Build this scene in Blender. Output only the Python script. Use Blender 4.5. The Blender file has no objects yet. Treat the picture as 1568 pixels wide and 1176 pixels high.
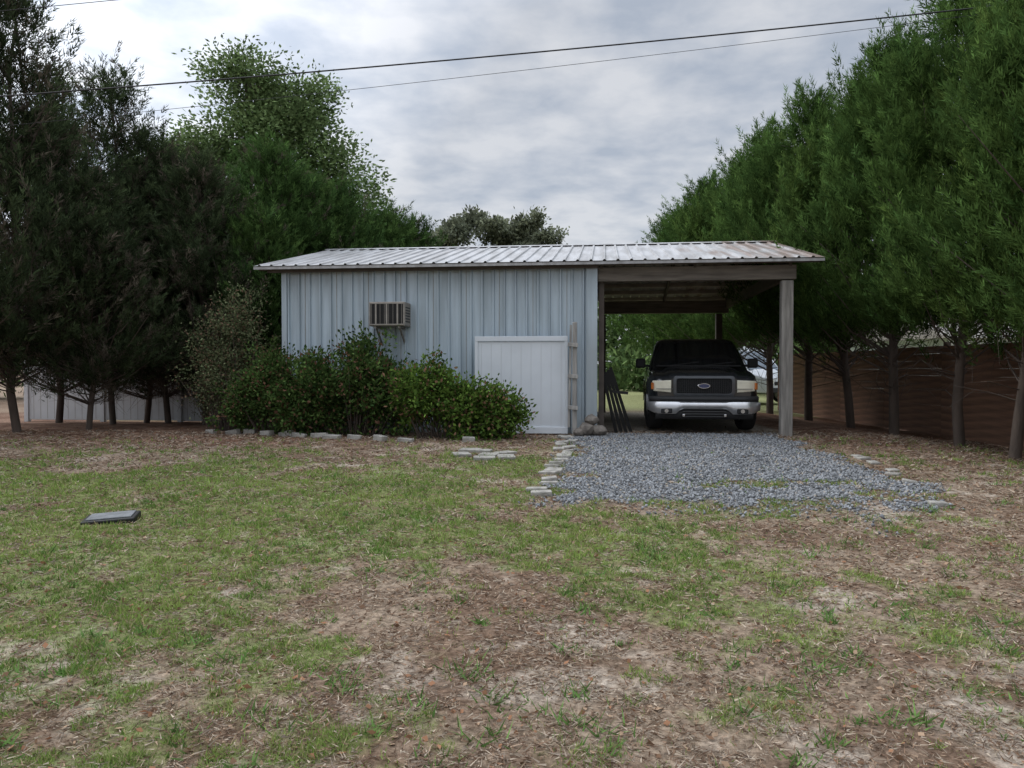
import bpy, math, random
import numpy as np
from mathutils import Vector, Matrix
rng = np.random.default_rng(7)
random.seed(7)
scene = bpy.context.scene
col = scene.collection

# ------------------------------------------------------------------ noise
def vnoise(x, y, seed=0):
    r = np.random.default_rng(seed); T = r.random((256, 256))
    xi = np.floor(x).astype(int); yi = np.floor(y).astype(int)
    fx = x - xi; fy = y - yi
    fx = fx*fx*(3-2*fx); fy = fy*fy*(3-2*fy)
    a = T[xi % 256, yi % 256]; b = T[(xi+1) % 256, yi % 256]
    c = T[xi % 256, (yi+1) % 256]; d = T[(xi+1) % 256, (yi+1) % 256]
    return (a*(1-fx)+b*fx)*(1-fy)+(c*(1-fx)+d*fx)*fy
def fbm(x, y, s=1.0, oct=4, seed=0):
    v = 0; a = .5; t = 0
    for i in range(oct):
        v = v + a*vnoise(x*s+17.3*i, y*s-9.1*i, seed+i); t += a; a *= .55; s *= 2.03
    return v/t
def sstep(a, b, x):
    t = np.clip((x-a)/(b-a), 0, 1); return t*t*(3-2*t)
def ground_h(x, y):
    x = np.asarray(x, float); y = np.asarray(y, float)
    h = .3*np.clip((y-2)/11, 0, 1)
    h = h*(1-sstep(15.5, 22, y)*sstep(-3, -6, x))
    h = h-.2*sstep(6, 8.5, x)*sstep(6, 12, y)
    n = (fbm(x, y, .9, 3, 3)-.5)*.07 * (1-sstep(12.2, 13.2, y)*sstep(-4.6, -3.8, x)*(1-sstep(5, 6.2, x)))
    return h+n
def gh(x, y): return float(ground_h(np.array([x]), np.array([y]))[0])

# ------------------------------------------------------------------ materials
def new_mat(name):
    m = bpy.data.materials.new(name); m.use_nodes = True
    nt = m.node_tree; b = nt.nodes['Principled BSDF']
    return m, nt, b
def simple(name, c, rough=.6, metal=0., var=.25, scale=8., bump=.0, bscale=60., c2=None, coat=0., spec=.5, stretch=(1,1,1)):
    m, nt, b = new_mat(name)
    N = nt.nodes; L = nt.links
    tc = N.new('ShaderNodeTexCoord'); mp = N.new('ShaderNodeMapping'); mp.inputs['Scale'].default_value = stretch
    L.new(tc.outputs['Object'], mp.inputs[0])
    n = N.new('ShaderNodeTexNoise'); n.inputs['Scale'].default_value = scale; n.inputs['Detail'].default_value = 6
    L.new(mp.outputs[0], n.inputs['Vector'])
    r = N.new('ShaderNodeValToRGB'); r.color_ramp.elements[0].position = .3; r.color_ramp.elements[1].position = .7
    c2 = c2 or tuple(v*(1-var) for v in c)
    r.color_ramp.elements[0].color = (*c2, 1); r.color_ramp.elements[1].color = (*c, 1)
    L.new(n.outputs['Fac'], r.inputs[0]); L.new(r.outputs[0], b.inputs['Base Color'])
    b.inputs['Roughness'].default_value = rough; b.inputs['Metallic'].default_value = metal
    b.inputs['Coat Weight'].default_value = coat; b.inputs['Specular IOR Level'].default_value = spec
    if bump:
        n2 = N.new('ShaderNodeTexNoise'); n2.inputs['Scale'].default_value = bscale; n2.inputs['Detail'].default_value = 4
        L.new(mp.outputs[0], n2.inputs['Vector'])
        bp = N.new('ShaderNodeBump'); bp.inputs['Strength'].default_value = bump; bp.inputs['Distance'].default_value = .02
        L.new(n2.outputs['Fac'], bp.inputs['Height']); L.new(bp.outputs[0], b.inputs['Normal'])
    return m
def leaf_mat(name, transl=.3):
    m, nt, b = new_mat(name); N = nt.nodes; L = nt.links
    N.remove(b); out = N['Material Output']
    a = N.new('ShaderNodeAttribute'); a.attribute_name = 'Col'
    d = N.new('ShaderNodeBsdfDiffuse'); L.new(a.outputs['Color'], d.inputs[0])
    if transl > 0:
        t = N.new('ShaderNodeBsdfTranslucent'); mx = N.new('ShaderNodeMixShader')
        mx.inputs[0].default_value = transl
        L.new(a.outputs['Color'], t.inputs[0])
        L.new(d.outputs[0], mx.inputs[1]); L.new(t.outputs[0], mx.inputs[2]); L.new(mx.outputs[0], out.inputs[0])
    else: L.new(d.outputs[0], out.inputs[0])
    return m
M_leaf = leaf_mat('foliage', .28)
M_grass = leaf_mat('grass_blades', .15)
M_stone_v = leaf_mat('gravel_stone', 0.)
M_bark = simple('bark', (.13, .10, .08), .9, var=.5, scale=6, bump=.6, bscale=30, stretch=(1, 1, .25))
M_white_vinyl = simple('white_vinyl', (.72, .76, .80), .45, var=.1, scale=2)
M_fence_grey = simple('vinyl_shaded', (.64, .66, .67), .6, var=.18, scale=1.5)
M_wood_grey = simple('weathered_wood', (.36, .34, .31), .85, var=.5, scale=5, bump=.5, bscale=40, stretch=(4, 4, .4))
M_wood_beam = simple('weathered_beam', (.25, .22, .185), .85, var=.5, scale=5, bump=.5, bscale=40, stretch=(.4, 4, 4))
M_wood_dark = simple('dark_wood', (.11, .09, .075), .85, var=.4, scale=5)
M_purlin = simple('pale_purlin', (.55, .50, .44), .85, var=.45, scale=3)
M_fencewood = simple('stained_board', (.32, .175, .11), .8, c2=(.13, .075, .052), scale=2.2, bump=.3, stretch=(2, .5, 6))
M_concrete = simple('concrete', (.40, .38, .34), .9, var=.5, scale=9, bump=.6, bscale=50)
M_slate = simple('grey_cover', (.19, .20, .21), .8, var=.45, scale=9, bump=.4)
M_dkmetal = simple('dark_metal', (.03, .03, .03), .5, .6)
M_acbody = simple('ac_casing', (.36, .33, .29), .6, var=.4, scale=6)
M_cable = simple('cable', (.02, .02, .02), .6)

def metal_sheet(name, base, dirt, rustx=None, streak=(5, 5, .35)):
    m, nt, b = new_mat(name); N = nt.nodes; L = nt.links
    tc = N.new('ShaderNodeTexCoord'); mp = N.new('ShaderNodeMapping'); mp.inputs['Scale'].default_value = streak
    L.new(tc.outputs['Object'], mp.inputs[0])
    n = N.new('ShaderNodeTexNoise'); n.inputs['Scale'].default_value = 1.6; n.inputs['Detail'].default_value = 8
    L.new(mp.outputs[0], n.inputs['Vector'])
    r = N.new('ShaderNodeValToRGB'); r.color_ramp.elements[0].position = .36; r.color_ramp.elements[1].position = .62
    r.color_ramp.elements[0].color = (*dirt, 1); r.color_ramp.elements[1].color = (*base, 1)
    L.new(n.outputs['Fac'], r.inputs[0]); last = r.outputs[0]
    sx = N.new('ShaderNodeSeparateXYZ'); L.new(tc.outputs['Object'], sx.inputs[0])
    if rustx:
        mr = N.new('ShaderNodeMapRange'); mr.inputs[1].default_value = rustx[0]; mr.inputs[2].default_value = rustx[1]
        mr.inputs[3].default_value = -.12; mr.inputs[4].default_value = .30
        L.new(sx.outputs[0], mr.inputs[0])
        n2 = N.new('ShaderNodeTexNoise'); n2.inputs['Scale'].default_value = 1.3; n2.inputs['Detail'].default_value = 7
        mp2 = N.new('ShaderNodeMapping'); mp2.inputs['Scale'].default_value = (3, .5, .5); L.new(tc.outputs['Object'], mp2.inputs[0]); L.new(mp2.outputs[0], n2.inputs['Vector'])
        ad = N.new('ShaderNodeMath'); L.new(n2.outputs['Fac'], ad.inputs[0]); L.new(mr.outputs[0], ad.inputs[1])
        r2 = N.new('ShaderNodeValToRGB'); r2.color_ramp.elements[0].position = .56; r2.color_ramp.elements[1].position = .74
        r2.color_ramp.elements[0].color = (0, 0, 0, 1); r2.color_ramp.elements[1].color = (.8, .8, .8, 1)
        L.new(ad.outputs[0], r2.inputs[0])
        mx = N.new('ShaderNodeMix'); mx.data_type = 'RGBA'; L.new(r2.outputs[0], mx.inputs[0]); L.new(last, mx.inputs[6]); mx.inputs[7].default_value = (.21, .14, .105, 1)
        last = mx.outputs[2]
    else:
        mr = N.new('ShaderNodeMapRange'); mr.inputs[1].default_value = 0; mr.inputs[2].default_value = .8; mr.inputs[3].default_value = .6; mr.inputs[4].default_value = 0
        L.new(sx.outputs[2], mr.inputs[0])
        mm = N.new('ShaderNodeMath'); mm.operation = 'MULTIPLY'; L.new(mr.outputs[0], mm.inputs[0]); L.new(n.outputs['Fac'], mm.inputs[1])
        mx = N.new('ShaderNodeMix'); mx.data_type = 'RGBA'; L.new(mm.outputs[0], mx.inputs[0]); L.new(last, mx.inputs[6]); mx.inputs[7].default_value = (.22, .2, .16, 1)
        last = mx.outputs[2]
    L.new(last, b.inputs['Base Color']); b.inputs['Roughness'].default_value = .42; b.inputs['Metallic'].default_value = .1
    return m
M_wall = metal_sheet('painted_steel_siding', (.50, .59, .655), (.37, .44, .485))
M_roof = metal_sheet('galvanised_roof', (.47, .47, .475), (.30, .295, .29), rustx=(6.5, 10.), streak=(4, .5, .5))

# ------------------------------------------------------------------ mesh helpers
def add_obj(name, me, parent=None, loc=(0, 0, 0), rot=(0, 0, 0), scale=(1, 1, 1)):
    o = bpy.data.objects.new(name, me); col.objects.link(o)
    o.location = loc; o.rotation_euler = rot; o.scale = scale
    if parent: o.parent = parent
    return o
def empty(name, loc=(0, 0, 0), rotz=0):
    o = bpy.data.objects.new(name, None); col.objects.link(o); o.location = loc; o.rotation_euler = (0, 0, rotz); o.empty_display_size = .2
    return o
class Buf:
    def __init__(s): s.v = []; s.c = []; s.f = []; s.mi = []; s.n = 0
    def add(s, v, faces, color, mi):
        v = np.asarray(v, float).reshape(-1, 3)
        color = np.asarray(color, float)
        if color.ndim == 1: color = np.tile(color, (len(v), 1))
        s.v.append(v); s.c.append(color)
        f = np.asarray(faces)+s.n; s.f.append(f); s.mi.append(np.full(len(f), mi)); s.n += len(v)
    def mesh(s, name, mats, smooth=False):
        me = bpy.data.meshes.new(name)
        V = np.concatenate(s.v); C = np.concatenate(s.c)
        me.vertices.add(len(V)); me.vertices.foreach_set('co', V.astype(np.float32).ravel())
        tot = np.concatenate([np.full(len(f), f.shape[1]) for f in s.f])
        idx = np.concatenate([f.ravel() for f in s.f])
        start = np.concatenate([[0], np.cumsum(tot)[:-1]])
        me.loops.add(len(idx)); me.loops.foreach_set('vertex_index', idx.astype(np.int32))
        me.polygons.add(len(tot)); me.polygons.foreach_set('loop_start', start.astype(np.int32))
        me.polygons.foreach_set('loop_total', tot.astype(np.int32))
        me.polygons.foreach_set('material_index', np.concatenate(s.mi).astype(np.int32))
        if smooth: me.polygons.foreach_set('use_smooth', np.ones(len(tot), bool))
        me.update(calc_edges=True)
        a = me.color_attributes.new('Col', 'FLOAT_COLOR', 'POINT')
        a.data.foreach_set('color', np.concatenate([C, np.ones((len(C), 1))], 1).astype(np.float32).ravel())
        for m in mats: me.materials.append(m)
        return me
def nrm(a): return a/np.maximum(np.linalg.norm(a, axis=-1, keepdims=True), 1e-9)
def tube(buf, pts, rads, n=6, color=(.1, .08, .06), mi=0):
    pts = np.asarray(pts, float); k = len(pts)
    t = nrm(np.gradient(pts, axis=0)); ref = np.array([.31, .95, .05])
    s = nrm(np.cross(t, ref)); u = np.cross(t, s)
    a = np.arange(n)*2*np.pi/n
    ring = pts[:, None]+np.asarray(rads)[:, None, None]*(np.cos(a)[None, :, None]*s[:, None]+np.sin(a)[None, :, None]*u[:, None])
    F = []
    for i in range(k-1):
        for j in range(n):
            F.append((i*n+j, i*n+(j+1) % n, (i+1)*n+(j+1) % n, (i+1)*n+j))
    buf.add(ring.reshape(-1, 3), F, color, mi)
def leaves_tri(buf, P, D, ln, wd, C, mi=1):
    n = len(P); side = nrm(np.cross(D, rng.normal(size=(n, 3))))
    V = np.stack([P-side*wd[:, None], P+side*wd[:, None], P+D*ln[:, None]], 1)
    buf.add(V.reshape(-1, 3), np.arange(3*n).reshape(n, 3), np.repeat(C, 3, 0), mi)
def leaves_quad(buf, P, D, ln, wd, C, mi=1):
    n = len(P); side = nrm(np.cross(D, rng.normal(size=(n, 3))))
    m = P+D*ln[:, None]*.5
    V = np.stack([P, m+side*wd[:, None], P+D*ln[:, None], m-side*wd[:, None]], 1)
    buf.add(V.reshape(-1, 3), np.arange(4*n).reshape(n, 4), np.repeat(C, 4, 0), mi)
def box(name, size, loc, mat, parent=None, rot=(0, 0, 0), bevel=.006):
    x, y, z = [s/2 for s in size]
    V = [(-x,-y,-z),(x,-y,-z),(x,y,-z),(-x,y,-z),(-x,-y,z),(x,-y,z),(x,y,z),(-x,y,z)]
    F = [(0,3,2,1),(4,5,6,7),(0,1,5,4),(1,2,6,5),(2,3,7,6),(3,0,4,7)]
    me = bpy.data.meshes.new(name); me.from_pydata(V, [], F); me.materials.append(mat)
    o = add_obj(name, me, parent, loc, rot)
    if bevel:
        b = o.modifiers.new('bev', 'BEVEL'); b.width = bevel; b.segments = 2
    return o
def pymesh(name, V, F, mat, parent=None, loc=(0, 0, 0), rot=(0, 0, 0), smooth=None, bevel=0, solid=0):
    me = bpy.data.meshes.new(name); me.from_pydata([tuple(v) for v in V], [], F); me.materials.append(mat)
    import bmesh
    bm = bmesh.new(); bm.from_mesh(me); bmesh.ops.recalc_face_normals(bm, faces=bm.faces); bm.to_mesh(me); bm.free()
    if smooth:
        me.polygons.foreach_set('use_smooth', np.ones(len(me.polygons), bool)); me.set_sharp_from_angle(angle=math.radians(smooth))
    o = add_obj(name, me, parent, loc, rot)
    if solid:
        s = o.modifiers.new('s', 'SOLIDIFY'); s.thickness = solid; s.offset = 0
    if bevel:
        b = o.modifiers.new('b', 'BEVEL'); b.width = bevel; b.segments = 2; b.limit_method = 'ANGLE'
    return o
def cyl(name, r, h, loc, mat, parent=None, rot=(0, 0, 0), n=24, bevel=0):
    V = []; F = []
    for i in range(n):
        a = 2*math.pi*i/n; V += [(r*math.cos(a), r*math.sin(a), -h/2), (r*math.cos(a), r*math.sin(a), h/2)]
    for i in range(n):
        j = (i+1) % n; F.append((2*i, 2*j, 2*j+1, 2*i+1))
    F.append(tuple(2*i for i in range(n))[::-1]); F.append(tuple(2*i+1 for i in range(n)))
    return pymesh(name, V, F, mat, parent, loc, rot, smooth=35, bevel=bevel)
def loft(name, rings, mat, parent=None, loc=(0, 0, 0), rot=(0, 0, 0), smooth=30, bevel=0):
    n = len(rings[0]); V = [p for r in rings for p in r]; F = []
    for i in range(len(rings)-1):
        for j in range(n):
            F.append((i*n+j, i*n+(j+1) % n, (i+1)*n+(j+1) % n, (i+1)*n+j))
    F.append(tuple(range(n))); F.append(tuple((len(rings)-1)*n+j for j in range(n))[::-1])
    return pymesh(name, V, F, mat, parent, loc, rot, smooth=smooth, bevel=bevel)

# ------------------------------------------------------------------ ground
grav_poly = np.array([(1.15, 13.9), (.98, 11.2), (.62, 9.4), (.40, 7.75), (1.3, 7.35), (2.33, 6.85), (3.3, 6.75), (4.15, 7.3), (4.6, 8.8), (4.6, 10.), (4.5, 11.5), (4.75, 13.9)])
def poly_sd(px, py, poly):
    inside = np.zeros(px.shape, bool); dist = np.full(px.shape, 1e9)
    n = len(poly)
    for i in range(n):
        x1, y1 = poly[i]; x2, y2 = poly[(i+1) % n]
        c = ((y1 > py) != (y2 > py)) & (px < (x2-x1)*(py-y1)/(y2-y1+1e-12)+x1)
        inside ^= c
        dx, dy = x2-x1, y2-y1; t = np.clip(((px-x1)*dx+(py-y1)*dy)/(dx*dx+dy*dy), 0, 1)
        dist = np.minimum(dist, np.hypot(px-x1-t*dx, py-y1-t*dy))
    return np.where(inside, dist, -dist)
def grav_mask(x, y):
    s = poly_sd(x, y, grav_poly)
    m = sstep(-.25, .25, s+(fbm(x, y, 2.2, 4, 40)-.5)*1.1)
    bald = sstep(.53, .62, fbm(x, y, 1.5, 4, 44)+.12*sstep(9.2, 7.4, y))*sstep(10.2, 9.2, y)
    return m*(1-.85*bald)
def green_mask(x, y):
    b = 1.35*np.exp(-(((x+3.6)/4.4)**2+((y-7.4)/3.0)**2)) + .5*np.exp(-(((x+.2)/2.2)**2+((y-8.6)/2.6)**2))
    b = b+.62*np.exp(-(((x+2.6)/1.9)**2+((y-4.4)/1.6)**2))+.25*np.exp(-(((x-1.4)/1.6)**2+((y-5.6)/1.0)**2))
    b = b+.5*np.exp(-(((x-3)/1.3)**2+((y-8.)/.9)**2))
    n = fbm(x, y, .8, 5, 11); n2 = fbm(x, y, 3.3, 4, 21); n3 = fbm(x, y, 9., 3, 27)
    m = sstep(.44, .92, b*.66+(n-.5)*1.7+(n2-.5)*1.5+(n3-.5)*.8+.27)
    m = m*(1-sstep(10.8, 12.5, y))*(1-grav_mask(x, y)*.85)
    far = sstep(19, 24, y)*sstep(-14, -11, x)
    return np.clip(np.maximum(m, far*.75), 0, 1)
def ax(lo, hi, d0, d1, step, g=1.18):
    a = list(np.arange(d0, d1, step)); s = step; v = d0
    L = []
    while v > lo: s *= g; v -= s; L.append(v)
    R = []; s = step; v = a[-1]
    while v < hi: s *= g; v += s; R.append(v)
    return np.array(L[::-1]+a+R)
gx = ax(-500, 500, -10, 10, .055); gy = ax(-500, 600, 1.8, 15.5, .055)
X, Y = np.meshgrid(gx, gy); Z = ground_h(X, Y)
def mixc(a, b, t): return a*(1-t[..., None])+b*t[..., None]
def ground_col(X, Y):
    g = green_mask(X, Y); gm = grav_mask(X, Y)
    n1 = fbm(X, Y, 1.3, 5, 31); n2 = fbm(X, Y, 5, 3, 35)
    c = mixc(np.array([.185, .125, .087]), np.array([.295, .228, .168]), sstep(.38, .62, .6*n1+.4*n2))
    sand = sstep(.58, .69, .6*fbm(X, Y, 1.7, 4, 51)+.4*n2+.05*sstep(5, 3, Y)); c = mixc(c, np.array([.45, .39, .325]), sand*.75)
    c = mixc(c, np.array([.15, .19, .06]), g*.75)
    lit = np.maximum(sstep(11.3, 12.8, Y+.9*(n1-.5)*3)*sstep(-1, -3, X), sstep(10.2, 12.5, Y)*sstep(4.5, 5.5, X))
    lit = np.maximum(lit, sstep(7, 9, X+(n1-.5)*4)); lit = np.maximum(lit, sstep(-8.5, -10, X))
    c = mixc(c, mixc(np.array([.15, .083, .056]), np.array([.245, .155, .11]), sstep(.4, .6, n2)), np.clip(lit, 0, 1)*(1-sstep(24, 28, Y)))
    c = mixc(c, np.array([.19, .195, .20]), gm)
    inside = sstep(13.2, 13.8, Y)*sstep(.8, 1.2, X)*(1-sstep(4.9, 5.3, X))*(1-sstep(20, 21.5, Y))
    c = mixc(c, np.array([.36, .32, .27]), inside)
    c = mixc(c, np.array([.30, .32, .15]), sstep(21, 23, Y)*sstep(60, 40, Y)*sstep(-12, -11, X)*.8)
    return c
bufg = Buf()
nx, ny = len(gx), len(gy)
ii = (np.arange(ny-1)[:, None]*nx+np.arange(nx-1)[None, :]).ravel()
bufg.add(np.stack([X, Y, Z], -1).reshape(-1, 3), np.stack([ii, ii+1, ii+nx+1, ii+nx], 1), ground_col(X, Y).reshape(-1, 3), 0)
m, nt, b = new_mat('lawn_soil'); N = nt.nodes; L = nt.links
a = N.new('ShaderNodeAttribute'); a.attribute_name = 'Col'
tc = N.new('ShaderNodeTexCoord')
n1 = N.new('ShaderNodeTexNoise'); n1.inputs['Scale'].default_value = 22; n1.inputs['Detail'].default_value = 10; n1.inputs['Roughness'].default_value = .7
L.new(tc.outputs['Object'], n1.inputs['Vector'])
r = N.new('ShaderNodeValToRGB'); r.color_ramp.elements[0].position = .35; r.color_ramp.elements[1].position = .68
r.color_ramp.elements[0].color = (.42, .40, .38, 1); r.color_ramp.elements[1].color = (1.5, 1.5, 1.5, 1); L.new(n1.outputs['Fac'], r.inputs[0])
mx = N.new('ShaderNodeMix'); mx.data_type = 'RGBA'; mx.blend_type = 'MULTIPLY'; mx.inputs[0].default_value = 1
L.new(a.outputs['Color'], mx.inputs[6]); L.new(r.outputs[0], mx.inputs[7]); L.new(mx.outputs[2], b.inputs['Base Color'])
bp = N.new('ShaderNodeBump'); bp.inputs['Strength'].default_value = .8; bp.inputs['Distance'].default_value = .03; L.new(n1.outputs['Fac'], bp.inputs['Height']); L.new(bp.outputs[0], b.inputs['Normal'])
b.inputs['Roughness'].default_value = .95; b.inputs['Specular IOR Level'].default_value = .1
add_obj('ground', bufg.mesh('ground', [m], True))

# grass, straw
def scatter(n, y0, y1, wide=.74, off=1.4):
    y = y0*(y1/y0)**rng.random(n); x = (rng.random(n)*2-1)*(wide*y+off); return x, y
bg = Buf()
x, y = scatter(800000, 2.0, 14)
g = green_mask(x, y); tuft = fbm(x, y, 9, 3, 77); cl = sstep(.45, .62, tuft)
sparse = sstep(.62, .70, fbm(x, y, 3.1, 3, 88))*.45
keep = (rng.random(len(x)) < (g*(.35+.65*cl)+.03*cl+sparse*cl)*(1-grav_mask(x, y)*.93)) & (y < 13.2)
x = x[keep]; y = y[keep]; cl = cl[keep]; n = len(x)
P = np.stack([x, y, ground_h(x, y)-.004], 1)
D = nrm(np.stack([rng.normal(0, .55, n), rng.normal(0, .55, n), np.full(n, .9)], 1))
sc = (.55+.09*y)
ln = (.014+.035*rng.random(n)*(.4+cl))*sc*(.9+.5*(rng.random(n) > .97)); wd = (.0016+.0014*rng.random(n))*(.6+.24*y)
hue = fbm(x, y, 1.9, 3, 123)[:, None]
t = np.clip(rng.random((n, 1))*.7+(hue-.5)*1.6+.15, 0, 1); C = np.array([.12, .215, .045])*(1-t)+np.array([.28, .365, .10])*t
dry = rng.random(n) < .2; C[dry] = np.array([.38, .32, .18])*(.7+.5*rng.random((dry.sum(), 1)))
leaves_tri(bg, P, D, ln, wd, C*(.75+.5*rng.random((n, 1))), 0)
for k in range(420):
    cx, cy = scatter(1, 2.6, 13); cx, cy = cx[0], cy[0]
    if grav_mask(np.array([cx]), np.array([cy]))[0] > .6 and rng.random() < .8: continue
    q = 26; sp = rng.uniform(.02, .08); P = np.stack([cx+rng.normal(0, sp, q), cy+rng.normal(0, sp, q), np.full(q, gh(cx, cy)-.005)], 1)
    D = nrm(np.stack([rng.normal(0, .7, q), rng.normal(0, .7, q), np.full(q, .8)], 1)); hh = rng.uniform(.4, 1.2)
    leaves_tri(bg, P, D, (.04+.06*rng.random(q))*hh, .003+.004*rng.random(q), np.array([.13, .23, .065])*(.6+.8*rng.random((q, 1))), 0)
x, y = scatter(330000, 2.0, 14.5); n = len(x)
gm = grav_mask(x, y); keep = (rng.random(n) > gm*.97) & (rng.random(n) < .25+.75*sstep(.4, .6, fbm(x, y, 6, 3, 99))) & (rng.random(n) > green_mask(x, y)*.5)
x = x[keep]; y = y[keep]; n = len(x)
P = np.stack([x, y, ground_h(x, y)+.002+.008*rng.random(n)], 1); an = rng.random(n)*6.283
D = nrm(np.stack([np.cos(an), np.sin(an), rng.normal(.12, .22, n)], 1))
pal = np.array([[.37, .27, .19], [.265, .175, .12], [.165, .108, .076], [.48, .40, .31], [.33, .27, .215]])
C = pal[rng.integers(0, 5, n)]*(.7+.5*rng.random((n, 1)))
leaves_tri(bg, P, D, (.02+.04*rng.random(n))*(.6+.1*y), (.0012+.0016*rng.random(n))*(.6+.28*y), C, 0)
x, y = scatter(18000, 2.2, 15.5); n = len(x)
keep = (rng.random(n) < .25+.75*sstep(11, 13, y)+.3*sstep(2, 4, x)) & (grav_mask(x, y) < .5); x = x[keep]; y = y[keep]; n = len(x)
P = np.stack([x, y, ground_h(x, y)+.008], 1); an = rng.random(n)*6.283
D = nrm(np.stack([np.cos(an), np.sin(an), rng.normal(0, .25, n)], 1))
C = np.array([[.32, .17, .10], [.40, .28, .19], [.18, .11, .07]])[rng.integers(0, 3, n)]
leaves_quad(bg, P, D, .02+.03*rng.random(n), .006+.009*rng.random(n), C, 0)
add_obj('grass', bg.mesh('grass', [M_grass]))

# gravel stones
bs = Buf(); n = 70000
x = rng.uniform(-.1, 5.4, n); y = rng.uniform(6., 14.0, n)
gm = grav_mask(x, y); dens = .25+.75*sstep(.3, .55, fbm(x, y, 1.6, 4, 61)+.12*sstep(7.5, 9.5, y)); keep = rng.random(n) < gm*dens; x = x[keep]; y = y[keep]; n = len(x)
r = .010+.016*rng.random(n)**1.5
O = np.array([(1,0,0),(0,1,0),(-1,0,0),(0,-1,0),(0,0,1),(0,0,-1)], float)
V = O[None]*(.65+.7*rng.random((n, 6, 1)))*r[:, None, None]
an = rng.random(n)*6.283; ca, sa = np.cos(an)[:, None], np.sin(an)[:, None]
tl = rng.normal(0, .5, (n, 1))
vx = V[..., 0]*ca-V[..., 1]*sa; vy = V[..., 0]*sa+V[..., 1]*ca; vz = V[..., 2]*.8+vx*tl
V = np.stack([vx+x[:, None], vy+y[:, None], vz+(ground_h(x, y)+r*.45)[:, None]], -1)
F0 = np.array([(0,1,4),(1,2,4),(2,3,4),(3,0,4),(1,0,5),(2,1,5),(3,2,5),(0,3,5)])
F = (np.arange(n)[:, None, None]*6+F0[None]).reshape(-1, 3)
C = np.array([.215, .222, .23])*(.45+1.05*rng.random((n, 1))); br = rng.random(n) < .06; C[br] = [.34, .30, .25]
bs.add(V.reshape(-1, 3), F, np.repeat(C, 6, 0), 0)
add_obj('gravel_driveway', bs.mesh('gravel_driveway', [M_stone_v]))

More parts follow.
